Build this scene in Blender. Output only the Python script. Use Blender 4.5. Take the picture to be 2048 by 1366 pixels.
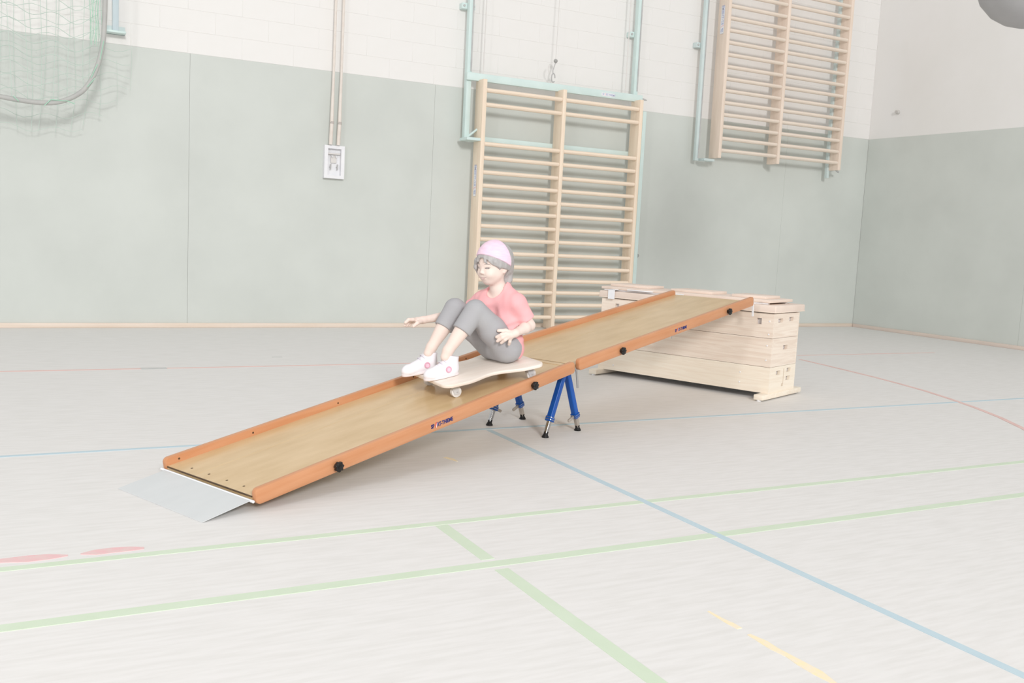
import bpy, bmesh, math, random
import numpy as np
from mathutils import Matrix, Vector

for o in list(bpy.data.objects):
    bpy.data.objects.remove(o)
scene = bpy.context.scene
COL = scene.collection

# ------------------------------------------------------------------ camera
camd = bpy.data.cameras.new('camera')
cam = bpy.data.objects.new('camera', camd)
COL.objects.link(cam)
RC = ((0.88489069, -0.00836604, 0.46572361),
      (-0.46319015, -0.12147131, 0.87789499),
      (0.04922755, -0.99255969, -0.1113639))
cam.matrix_world = Matrix((
    (RC[0][0], -RC[0][1], -RC[0][2], 0.0),
    (RC[1][0], -RC[1][1], -RC[1][2], 0.0),
    (RC[2][0], -RC[2][1], -RC[2][2], 1.05),
    (0, 0, 0, 1)))
camd.sensor_width = 36.0
camd.lens = 1907.16 / 2048 * 36.0
camd.clip_start = 0.05
scene.camera = cam

# ------------------------------------------------------------------ light
world = bpy.data.worlds.new('world')
scene.world = world
world.use_nodes = True
bgn = world.node_tree.nodes['Background']
bgn.inputs['Color'].default_value = (1.0, 0.996, 0.988, 1)
bgn.inputs['Strength'].default_value = 0.70

# left strobe and an added fill behind the camera, lightening under the ramp
for nm, loc, aim, en, sz in (('strobe_left', (-4.6, 0.2, 2.5), (3.6, 6.2, 0.8), 105, 0.6),
                             ('fill_behind_camera', (-0.5, -11.5, 7.2), (3.6, 6.0, 0.6), 1800, 3.0)):
    fl = bpy.data.lights.new(nm, 'AREA')
    fl.shape = 'DISK'
    fl.size = sz
    fl.energy = en
    fl.color = (1.0, 0.99, 0.985)
    flo = bpy.data.objects.new(nm, fl)
    COL.objects.link(flo)
    flo.location = loc
    flo.rotation_euler = (Vector(aim) - Vector(loc)).to_track_quat('-Z', 'Y').to_euler()

vs = scene.view_settings
vs.view_transform = 'Standard'
vs.look = 'None'
vs.gamma = 1.0
vs.use_curve_mapping = False
vs.exposure = 0.0

# ------------------------------------------------------------------ materials
def lin(c):
    c = c / 255.0
    return c / 12.92 if c <= 0.04045 else ((c + 0.055) / 1.055) ** 2.4

def rgb(r, g, b):
    return (lin(r), lin(g), lin(b), 1.0)

MATS = {}
def mat(name, c, rough=0.6, metal=0.0, spec=0.4, c2=None, scale=(1, 1, 1), detail=4.0, nscale=4.0,
        lo=0.35, hi=0.65, bump=0.0, coord='Object', dist=0.0):
    if name in MATS:
        return MATS[name]
    m = bpy.data.materials.new(name)
    m.use_nodes = True
    nt = m.node_tree
    b = nt.nodes['Principled BSDF']
    b.inputs['Base Color'].default_value = c
    b.inputs['Roughness'].default_value = rough
    b.inputs['Metallic'].default_value = metal
    b.inputs['Specular IOR Level'].default_value = spec
    if c2 is not None:
        tc = nt.nodes.new('ShaderNodeTexCoord')
        mp = nt.nodes.new('ShaderNodeMapping')
        mp.inputs['Scale'].default_value = scale
        nz = nt.nodes.new('ShaderNodeTexNoise')
        nz.inputs['Scale'].default_value = nscale
        nz.inputs['Detail'].default_value = detail
        nz.inputs['Distortion'].default_value = dist
        rp = nt.nodes.new('ShaderNodeValToRGB')
        rp.color_ramp.elements[0].position = lo
        rp.color_ramp.elements[0].color = c2
        rp.color_ramp.elements[1].position = hi
        rp.color_ramp.elements[1].color = c
        nt.links.new(tc.outputs[coord], mp.inputs['Vector'])
        nt.links.new(mp.outputs['Vector'], nz.inputs['Vector'])
        nt.links.new(nz.outputs['Fac'], rp.inputs['Fac'])
        nt.links.new(rp.outputs['Color'], b.inputs['Base Color'])
        if bump > 0:
            bp = nt.nodes.new('ShaderNodeBump')
            bp.inputs['Strength'].default_value = bump
            bp.inputs['Distance'].default_value = 0.01
            nt.links.new(nz.outputs['Fac'], bp.inputs['Height'])
            nt.links.new(bp.outputs['Normal'], b.inputs['Normal'])
    MATS[name] = m
    return m

M_floor = mat('floor_linoleum', rgb(228, 226, 224), 0.5, spec=0.15, c2=rgb(221, 219, 216), scale=(1.2, 9, 1), nscale=5, detail=9, lo=0.3, hi=0.62)
M_white = mat('white_paint', rgb(235, 233, 231), 0.7, c2=rgb(232, 230, 227), nscale=1.5, spec=0.2)
M_green = mat('green_wall', rgb(209, 213, 208), 0.75, c2=rgb(202, 206, 201), nscale=1.6, detail=7, lo=0.3, hi=0.7, spec=0.15)
M_trim = mat('trim_wood', rgb(229, 214, 200), 0.5, c2=rgb(223, 206, 190), scale=(0.5, 6, 6), nscale=4)
M_trimr = mat('trim_wood_right', rgb(228, 213, 202), 0.5, c2=rgb(221, 206, 196), scale=(6, 0.5, 6), nscale=4)
M_lg = mat('line_green', rgb(209, 222, 201), 0.5, spec=0.15, c2=rgb(205, 219, 196), nscale=8)
M_lb = mat('line_blue', rgb(192, 211, 219), 0.5, spec=0.15, c2=rgb(187, 207, 216), nscale=8)
M_lr = mat('line_red', rgb(230, 198, 192), 0.5, spec=0.25, c2=rgb(224, 190, 184), nscale=8)
M_ls = mat('line_smear', rgb(232, 188, 190), 0.5, spec=0.25, c2=rgb(226, 198, 196), nscale=30)
M_ly = mat('line_yellow', rgb(246, 230, 190), 0.5, spec=0.25, c2=rgb(240, 228, 206), nscale=40)
M_lp = mat('line_patch', rgb(197, 198, 196), 0.5, spec=0.25, c2=rgb(204, 204, 202), nscale=20)
M_rail = mat('beech_rail', rgb(204, 147, 108), 0.35, c2=rgb(195, 134, 92), scale=(0.6, 8, 8), nscale=5, detail=6, lo=0.28, hi=0.62)
M_deck = mat('varnished_ply', rgb(213, 186, 146), 0.28, spec=0.45, c2=rgb(200, 171, 127), scale=(1.2, 5, 1), nscale=3.2, detail=8, lo=0.3, hi=0.68)
M_seam = mat('ply_seam', rgb(222, 196, 154), 0.4, c2=rgb(210, 180, 134), nscale=9)
M_blk = mat('black_plastic', rgb(20, 18, 18), 0.35, c2=rgb(32, 29, 28), nscale=30)
M_rub = mat('black_rubber', rgb(14, 13, 14), 0.6, c2=rgb(24, 23, 24), nscale=30)
M_blue = mat('blue_steel', rgb(0, 84, 172), 0.3, spec=0.5, c2=rgb(0, 70, 152), nscale=6)
M_chr = mat('chrome', rgb(205, 205, 205), 0.22, metal=1.0, c2=rgb(180, 180, 182), nscale=10)
M_gal = mat('dull_zinc', rgb(186, 176, 165), 0.4, metal=0.3, c2=rgb(170, 162, 152), nscale=14)
M_plate = mat('brushed_aluminium', rgb(212, 215, 216), 0.45, metal=0.1, c2=rgb(209, 212, 213), scale=(1, 3, 1), nscale=5)
M_plw = mat('white_metal', rgb(240, 240, 242), 0.35, c2=rgb(232, 233, 236), nscale=10)
M_dark = mat('screw_dark', rgb(92, 70, 48), 0.5, c2=rgb(70, 54, 40), nscale=30)
M_box = mat('pale_spruce', rgb(241, 228, 214), 0.55, c2=rgb(230, 213, 197), scale=(7, 0.8, 16), nscale=2.4, detail=5, lo=0.36, hi=0.62, dist=1.5)
M_box2 = mat('paler_spruce', rgb(245, 235, 219), 0.55, c2=rgb(239, 226, 208), scale=(7, 0.8, 16), nscale=2.4, detail=5, lo=0.36, hi=0.62, dist=1.5)
M_boxe = mat('pale_spruce_end', rgb(241, 228, 214), 0.55, c2=rgb(230, 213, 197), scale=(0.8, 7, 16), nscale=2.4, detail=5, lo=0.36, hi=0.62, dist=1.5)
M_boxe2 = mat('paler_spruce_end', rgb(245, 235, 219), 0.55, c2=rgb(239, 226, 208), scale=(0.8, 7, 16), nscale=2.4, detail=5, lo=0.36, hi=0.62, dist=1.5)
M_lid = mat('lid_leather', rgb(233, 216, 203), 0.6, c2=rgb(225, 207, 194), nscale=5)
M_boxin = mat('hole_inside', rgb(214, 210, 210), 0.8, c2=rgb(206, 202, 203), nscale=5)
M_bar = mat('pale_beech', rgb(242, 225, 204), 0.5, c2=rgb(235, 215, 193), scale=(5, 5, 0.6), nscale=4, detail=5)
M_bar2 = mat('pale_beech_dull', rgb(238, 221, 206), 0.5, c2=rgb(230, 212, 196), scale=(5, 5, 0.6), nscale=4, detail=5)
M_rung = mat('pale_beech_rung', rgb(244, 226, 206), 0.5, c2=rgb(238, 219, 198), scale=(0.6, 6, 6), nscale=4)
M_rung2 = mat('pale_beech_rung_dull', rgb(236, 222, 208), 0.5, c2=rgb(229, 214, 199), scale=(0.6, 6, 6), nscale=4)
M_mint = mat('mint_steel', rgb(214, 231, 228), 0.4, c2=rgb(208, 226, 223), nscale=5)
M_mint2 = mat('mint_steel_grey', rgb(210, 223, 222), 0.4, c2=rgb(203, 217, 216), nscale=5)
M_bluegrey = mat('pale_blue_steel', rgb(203, 216, 221), 0.4, c2=rgb(196, 210, 216), nscale=5)
M_cable = mat('grey_cable', rgb(222, 219, 215), 0.5, c2=rgb(215, 211, 208), nscale=12)
M_hook = mat('grey_hook', rgb(190, 190, 188), 0.5, c2=rgb(178, 178, 178), nscale=12)
M_belt = mat('cream_belt', rgb(230, 222, 214), 0.7, c2=rgb(223, 213, 204), nscale=12)
M_belt2 = mat('belt_band', rgb(194, 186, 180), 0.7, c2=rgb(186, 178, 172), nscale=12)
M_net = mat('green_net', rgb(190, 206, 196), 0.7, c2=rgb(182, 199, 188), nscale=12)
M_netg = mat('bright_green_net', rgb(172, 212, 190), 0.7, c2=rgb(164, 204, 182), nscale=12)
M_rim = mat('grey_rim', rgb(186, 186, 182), 0.6, c2=rgb(178, 178, 175), nscale=8)
M_bag = mat('grey_bag', rgb(168, 168, 169), 0.7, c2=rgb(162, 162, 163), nscale=5)
M_plug = mat('grey_plug', rgb(166, 166, 163), 0.6, c2=rgb(156, 156, 154), nscale=9)
M_plug2 = mat('pale_plug', rgb(200, 197, 192), 0.6, c2=rgb(192, 189, 185), nscale=9)
M_tag = mat('white_tag', rgb(238, 238, 240), 0.5, c2=rgb(232, 232, 236), nscale=9)
M_inkb = mat('ink_blue', rgb(24, 40, 108), 0.5, c2=rgb(28, 48, 120), nscale=20)
M_inkr = mat('ink_red', rgb(214, 30, 52), 0.5, c2=rgb(200, 26, 46), nscale=20)
M_inkw = mat('ink_white', rgb(244, 240, 240), 0.5, c2=rgb(236, 232, 232), nscale=20)
M_pinkb = mat('ink_pale_blue', rgb(188, 192, 216), 0.5, c2=rgb(180, 186, 212), nscale=20)
M_pinkr = mat('ink_pale_red', rgb(238, 196, 202), 0.5, c2=rgb(232, 188, 196), nscale=20)
M_board = mat('pale_birch', rgb(240, 230, 220), 0.4, c2=rgb(234, 222, 210), scale=(1, 7, 7), nscale=4)
M_cast = mat('grey_caster', rgb(206, 208, 210), 0.35, c2=rgb(196, 198, 200), nscale=10)
M_wheel = mat('white_wheel', rgb(228, 228, 228), 0.35, c2=rgb(220, 220, 220), nscale=10)
M_skin = mat('skin', rgb(233, 215, 205), 0.55, c2=rgb(229, 209, 199), nscale=9, spec=0.25)
M_hair = mat('hair', rgb(181, 178, 177), 0.5, c2=rgb(168, 165, 164), scale=(6, 6, 1), nscale=14, detail=3, bump=0.15)
M_band = mat('pink_band', rgb(240, 212, 228), 0.7, c2=rgb(234, 203, 222), scale=(3, 3, 14), nscale=8, bump=0.3)
M_shirt = mat('coral_shirt', rgb(242, 182, 184), 0.75, c2=rgb(239, 174, 177), nscale=9, bump=0.2)
M_leg = mat('grey_leggings', rgb(172, 172, 174), 0.8, c2=rgb(168, 167, 170), nscale=12, spec=0.15)
M_shoe = mat('white_shoe', rgb(238, 235, 239), 0.6, c2=rgb(233, 230, 235), nscale=14)
M_sole = mat('shoe_sole', rgb(236, 226, 226), 0.6, c2=rgb(229, 218, 219), nscale=14)
M_lace = mat('shoe_lace', rgb(228, 224, 232), 0.7, c2=rgb(220, 216, 226), nscale=20)
M_ring = mat('pink_ring', rgb(226, 178, 194), 0.6, c2=rgb(220, 168, 186), nscale=20)
M_ring2 = mat('pink_dot', rgb(242, 206, 220), 0.6, c2=rgb(238, 198, 214), nscale=20)
M_eye = mat('eye_grey', rgb(154, 146, 144), 0.4, c2=rgb(142, 134, 132), nscale=40)
M_brow = mat('brow_grey', rgb(166, 156, 152), 0.7, c2=rgb(158, 148, 144), nscale=40)
M_lip = mat('lip', rgb(226, 196, 192), 0.5, c2=rgb(220, 188, 186), nscale=40)
M_lipd = mat('lip_line', rgb(178, 148, 146), 0.5, c2=rgb(170, 140, 138), nscale=40)

# ------------------------------------------------------------------ helpers
def link(o, parent=None):
    COL.objects.link(o)
    if parent is not None:
        o.parent = parent
    return o

def empty(name, m=None, label=None, cat=None, group=None):
    o = bpy.data.objects.new(name, None)
    o.empty_display_size = 0.1
    COL.objects.link(o)
    if m is not None:
        o.matrix_world = m
    return tag(o, label, cat, group)

def tag(o, label=None, cat=None, group=None, kind=None):
    if label:
        o['label'] = label
    if cat:
        o['category'] = cat
    if group:
        o['group'] = group
    if kind:
        o['kind'] = kind
    return o

class B:
    """collects shapes into one mesh"""
    def __init__(s):
        s.v = []
        s.f = []
    def add(s, v, f):
        n = len(s.v)
        s.v += [tuple(p) for p in v]
        s.f += [tuple(i + n for i in q) for q in f]
        return s
    def box(s, a, b):
        (x0, y0, z0), (x1, y1, z1) = a, b
        v = [(x0, y0, z0), (x1, y0, z0), (x1, y1, z0), (x0, y1, z0), (x0, y0, z1), (x1, y0, z1), (x1, y1, z1), (x0, y1, z1)]
        return s.add(v, [(0, 3, 2, 1), (4, 5, 6, 7), (0, 1, 5, 4), (1, 2, 6, 5), (2, 3, 7, 6), (3, 0, 4, 7)])
    def prism(s, pts, h, axis=2, base=0.0):
        """closed outline pts (2D) extruded along axis from base to base+h"""
        n = len(pts)
        def P(p, w):
            if axis == 2:
                return (p[0], p[1], w)
            if axis == 1:
                return (p[0], w, p[1])
            return (w, p[0], p[1])
        v = [P(p, base) for p in pts] + [P(p, base + h) for p in pts]
        f = [tuple(range(n - 1, -1, -1)), tuple(range(n, 2 * n))]
        for i in range(n):
            j = (i + 1) % n
            f.append((i, j, n + j, n + i))
        return s.add(v, f)
    def tube(s, pts, r, n=10, cap=True):
        """round tube along points; r is a number or a list"""
        pts = [Vector(p) for p in pts]
        rs = r if isinstance(r, (list, tuple)) else [r] * len(pts)
        t = (pts[1] - pts[0]).normalized()
        u = t.orthogonal().normalized()
        rings = []
        for i, p in enumerate(pts):
            if i == 0:
                d = pts[1] - pts[0]
            elif i == len(pts) - 1:
                d = pts[-1] - pts[-2]
            else:
                d = (pts[i + 1] - p).normalized() + (p - pts[i - 1]).normalized()
            d.normalize()
            u = (u - d * u.dot(d)).normalized()
            w = d.cross(u)
            rings.append([p + (u * math.cos(2 * math.pi * k / n) + w * math.sin(2 * math.pi * k / n)) * rs[i] for k in range(n)])
        v = [tuple(q) for ring in rings for q in ring]
        f = []
        for i in range(len(rings) - 1):
            for k in range(n):
                l = (k + 1) % n
                f.append((i * n + k, i * n + l, (i + 1) * n + l, (i + 1) * n + k))
        if cap:
            f.append(tuple(range(n - 1, -1, -1)))
            f.append(tuple(range((len(rings) - 1) * n, len(rings) * n)))
        return s.add(v, f)
    def sphere(s, c, r, n=14, m=9):
        rx, ry, rz = r if isinstance(r, (list, tuple)) else (r, r, r)
        v = [(c[0], c[1], c[2] - rz)]
        for i in range(1, m):
            a = -math.pi / 2 + math.pi * i / m
            for k in range(n):
                b = 2 * math.pi * k / n
                v.append((c[0] + rx * math.cos(a) * math.cos(b), c[1] + ry * math.cos(a) * math.sin(b), c[2] + rz * math.sin(a)))
        v.append((c[0], c[1], c[2] + rz))
        f = []
        for k in range(n):
            l = (k + 1) % n
            f.append((0, 1 + l, 1 + k))
            for i in range(m - 2):
                f.append((1 + i * n + k, 1 + i * n + l, 1 + (i + 1) * n + l, 1 + (i + 1) * n + k))
            f.append((1 + (m - 2) * n + k, 1 + (m - 2) * n + l, len(v) - 1))
        return s.add(v, f)
    def build(s, name, m, parent=None, smooth=False, bevel=0.0, seg=2, xf=None):
        me = bpy.data.meshes.new(name)
        vv = s.v if xf is None else [tuple(xf @ Vector(p)) for p in s.v]
        me.from_pydata(vv, [], s.f)
        bm = bmesh.new()
        bm.from_mesh(me)
        bmesh.ops.recalc_face_normals(bm, faces=bm.faces)
        if bevel > 0:
            ed = [e for e in bm.edges if len(e.link_faces) == 2 and e.calc_face_angle(0) > 0.6]
            bmesh.ops.bevel(bm, geom=ed, offset=bevel, segments=seg, affect='EDGES', profile=0.5, clamp_overlap=True)
        if smooth:
            for fc in bm.faces:
                fc.smooth = True
        bm.to_mesh(me)
        bm.free()
        if smooth:
            try:
                me.set_sharp_from_angle(angle=math.radians(40))
            except Exception:
                pass
        me.materials.append(m)
        return link(bpy.data.objects.new(name, me), parent)

def bx(name, a, b, m, parent=None, bevel=0.0, xf=None, seg=2):
    return B().box(a, b).build(name, m, parent, bevel=bevel, xf=xf, smooth=bevel > 0, seg=seg)

def rrect(x0, x1, y0, y1, r, n=5):
    pts = []
    for cx, cy, a0 in ((x1 - r, y1 - r, 0), (x0 + r, y1 - r, 90), (x0 + r, y0 + r, 180), (x1 - r, y0 + r, 270)):
        for i in range(n + 1):
            a = math.radians(a0 + 90 * i / n)
            pts.append((cx + r * math.cos(a), cy + r * math.sin(a)))
    return pts

def text_mesh(name, body, size, m, parent, xf, depth=0.0004, bold=0.0, sx=1.0):
    cu = bpy.data.curves.new(name, 'FONT')
    cu.body = body
    cu.size = size
    cu.extrude = depth
    cu.offset = bold
    cu.resolution_u = 3
    tmp = bpy.data.objects.new('tmp_text', cu)
    COL.objects.link(tmp)
    dg = bpy.context.evaluated_depsgraph_get()
    me = bpy.data.meshes.new_from_object(tmp.evaluated_get(dg))
    bpy.data.objects.remove(tmp)
    bpy.data.curves.remove(cu)
    me.transform(xf @ Matrix.Diagonal((sx, 1, 1, 1)))
    me.name = name
    me.materials.clear()
    me.materials.append(m)
    return link(bpy.data.objects.new(name, me), parent)

def axes(o, x, y, z):
    return Matrix(((x[0], y[0], z[0], o[0]), (x[1], y[1], z[1], o[1]), (x[2], y[2], z[2], o[2]), (0, 0, 0, 1)))

def wordmark(parent, o, x, y, z, height, blue, red, white, thin=0.0004, plate=None):
    """the printed maker's word: letters with a red and white stroke for the O; x reading direction, y up, z out"""
    xf = axes(o, x, y, z)
    h = height
    if plate:
        B().box((-h * 0.5, -h * 0.35, -0.0012), (h * 7.6, h * 1.25, -0.0002)).build('sticker', plate, parent, xf=xf)
    k = h / 0.72
    a = text_mesh('lettering', 'SP', k, blue, parent, xf, thin, k * 0.034, 0.84)
    b = text_mesh('lettering', 'RT-THIEME', k, blue, parent, xf @ Matrix.Translation((h * 2.15, 0, 0)), thin, k * 0.034, 0.84)
    B().prism([(h * 1.42, -h * .16), (h * 1.62, -h * .16), (h * 2.12, h * 1.16), (h * 1.84, h * 1.16)], thin * 2, 2, -thin).build('red_stroke', red, parent, xf=xf)
    B().prism([(h * 1.64, -h * .16), (h * 1.86, -h * .16), (h * 2.2, h * .7), (h * 2.16, h * 1.1)], thin * 2, 2, -thin).build('white_stroke', white, parent, xf=xf)

# ------------------------------------------------------------------ setting
YW, XW = 9.6, 10.5
ZG = 2.59
floor = B().box((-9, -6, -0.1), (XW + .3, YW + .3, 0)).build('floor', M_floor)
tag(floor, 'pale grey linoleum sports hall floor with faded court lines', kind='structure')

def line(x0, x1, y0, y1, m, z=0.0012):
    B().box((x0, y0, 0), (x1, y1, z)).build('court_line', m, floor)

line(-9, XW, 3.05, 3.088, M_lg)
line(-9, XW, 2.596, 2.644, M_lg)
line(1.342, 1.390, 2.665, 3.045, M_lg)
line(1.342, 1.390, -3, 2.57, M_lg)
line(2.258, 2.290, -3, 4.50, M_lb, 0.0016)
line(-9, 8.9, 4.515, 4.545, M_lb)
line(-9, 0.80, 6.95, 6.99, M_lr)
line(0.97, 6.55, 6.95, 6.985, M_lr)
line(6.9, 8.9, 6.95, 6.98, M_lr)
line(0.80, 0.97, 6.93, 7.01, M_lp)
line(1.82, 1.90, 7.42, 7.45, M_lp)

def ribbon(name, pts, ws, m, z=0.0012):
    """a painted stripe along a polyline on the floor"""
    n = len(pts)
    L, R_ = [], []
    for i, p in enumerate(pts):
        a = Vector(pts[max(i - 1, 0)])
        c = Vector(pts[min(i + 1, n - 1)])
        d = (c - a).normalized()
        w = ws[i] / 2
        L.append((p[0] - d[1] * w, p[1] + d[0] * w))
        R_.append((p[0] + d[1] * w, p[1] - d[0] * w))
    B().prism(L + R_[::-1], z, 2, 0.0).build(name, m, floor)

arc = [(6.677, 6.704), (6.62, 6.34), (6.552, 5.98), (6.48, 5.63), (6.393, 5.298), (6.295, 4.98), (6.165, 4.66), (6.01, 4.33), (5.83, 4.01), (5.608, 3.687), (5.3, 3.31), (4.9, 2.9)]
ribbon('court_line', arc, [0.035] * len(arc), M_lr, 0.0022)
ribbon('court_line', [(-.4, 3.155), (-.05, 3.15), (.04, 3.142), (.10, 3.14), (.152, 3.135)], [.03, .03, .06, .05, .012], M_ls)
ribbon('court_line', [(.188, 3.135), (.23, 3.137), (.28, 3.141), (.33, 3.137), (.372, 3.13)], [.012, .05, .05, .042, .02], M_ls)
ribbon('court_line', [(1.774, 2.055), (1.773, 2.0), (1.776, 1.96), (1.777, 1.925)], [.008, .012, .020, .018], M_ly)
ribbon('court_line', [(1.774, 1.885), (1.778, 1.83), (1.775, 1.79), (1.78, 1.74), (1.778, 1.69), (1.779, 1.64), (1.775, 1.57)], [.012, .026, .024, .02, .03, .034, .012], M_ly)
ribbon('court_line', [(1.794, 3.995), (1.81, 3.955), (1.818, 3.905)], [.02, .025, .008], M_ly)

wall_back = B().box((-7, YW + .0022, ZG), (XW + .3, YW + .3, 5.6)).box((-7, YW + .02, 0), (XW + .3, YW + .3, ZG)).build('wall_back', M_white)
tag(wall_back, 'back wall, white painted blocks above a grey green band', kind='structure')
wall_right = B().box((XW, -4, 0), (XW + .3, YW + .012, 5.6)).build('wall_right', M_white)
tag(wall_right, 'right wall, white above a grey green band', kind='structure')
# painted blocks of the upper back wall
blk = None
BWd, BHt, GAP = 0.5, 0.2, 0.003
nrow = 0
z = ZG
while z < 4.9:
    x = -1.0 - (0.25 if nrow % 2 else 0)
    while x < XW - 0.01:
        ztop = 2.95 + max(x + .5, 0) * 0.15
        if z < ztop:
            w = min(BWd, XW - x) - GAP
            if w > 0.05:
                if blk is None or w < BWd - GAP - 1e-4:
                    o = bx('block', (0, 0, 0), (w, 0.02, BHt - GAP), M_white, wall_back, bevel=0.0015, seg=1)
                    if w > BWd - GAP - 1e-4:
                        blk = o
                else:
                    o = blk.copy()
                    link(o)
                    o.parent = wall_back
                o.location = (x, YW, z + GAP / 2)
        x += BWd
    z += BHt
    nrow += 1
# grey green wainscot panels
pw = 2.5
for i in range(-2, 5):
    x0 = 1.52 + (i - 1) * pw
    x1 = min(x0 + pw, XW - .002)
    if x0 > -7 and x1 - x0 > .1:
        bx('wall_panel', (x0 + .0006, YW - .003, 0), (x1 - .0006, YW + .02, ZG), M_green, wall_back, bevel=0.0012, seg=1)
yy = YW - .006
while yy > -3:
    bx('wall_panel', (XW - .006, yy - pw + .0006, 0), (XW + .001, yy - .0006, ZG), M_green, wall_right, bevel=0.0012, seg=1)
    yy -= pw
tb = bx('baseboard_back', (-7, YW - .028, 0), (XW - .03, YW - .003, .045), M_trim, bevel=.004)
tag(tb, 'pale wooden baseboard along the back wall', kind='structure')
tr = bx('baseboard_right', (XW - .03, -4, 0), (XW - .006, YW - .028, .045), M_trimr, bevel=.004)
tag(tr, 'pale reddish baseboard along the right wall', kind='structure')

# ------------------------------------------------------------------ ramps
TH = 0.397
O = Vector((0.791, 3.404, 0))
FR = Matrix.Translation(O) @ Matrix.Rotation(TH, 4, 'Z')     # local s, t, z frame of the whole run

def ramp_m(s, z, phi):
    return FR @ Matrix.Translation((s, 0, z)) @ Matrix.Rotation(-phi, 4, 'Y')

RW, RH, RT = 0.631, 0.062, 0.027
DZ0, DZ1 = 0.012, 0.030

def knob(parent, x, y, z):
    """star grip on the near rail, axis along -y"""
    pts = []
    for i in range(42):
        a = 2 * math.pi * i / 42
        r = 0.0195 + 0.0028 * math.cos(7 * a)
        pts.append((x + r * math.cos(a), z + r * math.sin(a)))
    k = B().prism(pts, 0.016, 1, y - 0.026).build('knob', M_blk, parent, smooth=True, bevel=.003)
    B().tube([(x, y, z), (x, y - .011, z)], .011, 14).build('knob_stem', M_blk, k)
    B().tube([(x, y - .0255, z), (x, y - .0275, z)], .008, 12).build('knob_cap', M_blk, k)

def build_ramp(name, label, M, L, knobs, logo):
    r = empty(name, M, label, 'ramp')
    d = bx('deck', (0.004, RT - .004, DZ0), (L - .004, RW - RT + .004, DZ1), M_deck, r, bevel=.0015, seg=1)
    for y0, nm in ((0, 'side_rail'), (RW - RT, 'side_rail')):
        B().prism(rrect(0, L, 0, RH, .020, 6), RT, 1, y0).build(nm, M_rail, r, smooth=True, bevel=.005)
    # cross battens below the deck
    for x in (0.12, L * .5, L - .14):
        bx('batten', (x - .03, RT, DZ0 - .011), (x + .03, RW - RT, DZ0), M_rail, r, bevel=.002, seg=1)
    # light pencil line along the boards
    bx('board_seam', (0.02, .415, DZ1 - .0002), (L - .05, .4165, DZ1 + .0003), M_seam, r)
    for x in knobs:
        knob(r, x, 0, .028)
    h = 0.0215 if logo[1] else 0.0215
    wordmark(r, (logo[0], -.0006, .0185), (1, 0, 0), (0, 0, 1), (0, -1, 0), h * .82, M_inkb, M_inkr, M_inkw)
    return r

PH1, L1 = 0.169, 1.973
MR1 = ramp_m(0, 0.024, PH1)
ramp1 = build_ramp('rolling_ramp', 'lower wooden ramp section with aluminium entry plate resting on the floor', MR1, L1, (0.375, 1.618), (0.908, 1))
for y in (.14, .25, .37, .49):
    B().tube([(.045, y, DZ1 - .002), (.045, y, DZ1 + .0006)], .005, 10).build('screw', M_dark, ramp1)
for x in (.06, .42, .9, 1.4, 1.8):
    B().tube([(x, RW - RT - .0006, .044), (x, RW - RT + .004, .044)], .0045, 10).build('screw', M_dark, ramp1)
# entry plate, hinged on the lower edge and sloping to the floor
MI = MR1.inverted() @ FR
pl = B()
za, zb = .0405, .0035
t0, t1 = .018, .592
top = [(-.020, za), (-.214, zb)]
pv = [(-.020, t0, za + .003), (-.214, t0, zb), (-.214, t1, zb), (-.020, t1, za + .003),
      (-.020, t0, za), (-.214, t0, zb - .003), (-.214, t1, zb - .003), (-.020, t1, za)]
pl.add(pv, [(0, 1, 2, 3), (7, 6, 5, 4), (0, 4, 5, 1), (1, 5, 6, 2), (2, 6, 7, 3), (3, 7, 4, 0)])
plate = pl.build('entry_plate', M_plate, ramp1, xf=MI)
B().tube([(-.014, .004, .0405), (-.014, .625, .0405)], .0055, 12).build('hinge_pin', M_plw, plate, smooth=True, xf=MI)
bx('hinge_leaf', (.0005, .03, DZ1 - .004), (.0045, .60, DZ1 + .0006), M_dark, ramp1)

PH2, L2, S2, Z2 = 0.1435, 2.02, 1.9815, 0.363
MR2 = ramp_m(S2, Z2, PH2)
ramp2 = build_ramp('rolling_ramp', 'upper wooden ramp section leading onto the vaulting box', MR2, L2, (0.388, 1.640), (0.972, 0))
B().tube([(.07, RW - RT - .0006, .044), (.07, RW - RT + .004, .044)], .0045, 10).build('screw', M_dark, ramp2)
# metal hook plate over the lid of the box
hk = B()
hk.prism([(L2 - .05, DZ0 - .004), (L2 + .128, DZ0 - .0245), (L2 + .128, DZ0 - .0215), (L2 - .05, DZ0)], .53, 1, .05)
hk.build('hook_plate', M_plw, ramp2)
hk2 = B().box((L2 + .002, .006, -.075), (L2 + .012, .016, .052)).build('hook_strap', M_plw, ramp2)
# black joint strip and chrome locking pin at the joint of the two sections
bx('joint_strip', (L1 - .006, RT, DZ1 - .001), (L1 + .03, RW - RT, DZ1 + .0015), M_deck, ramp1)
bx('joint_gap', (L1 + .030, RT + .01, DZ1 - .012), (L1 + .034, RW - RT - .01, DZ1 + .0012), M_rub, ramp1)
pin = B().tube([(1.93, .012, .372), (1.950, .012, .374), (1.962, .012, .372), (1.971, .012, .363), (1.975, .012, .345), (1.990, .012, .272)], .0058, 12)
pin.build('locking_pin', M_chr, ramp1, smooth=True, xf=MR1.inverted() @ FR)

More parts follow.
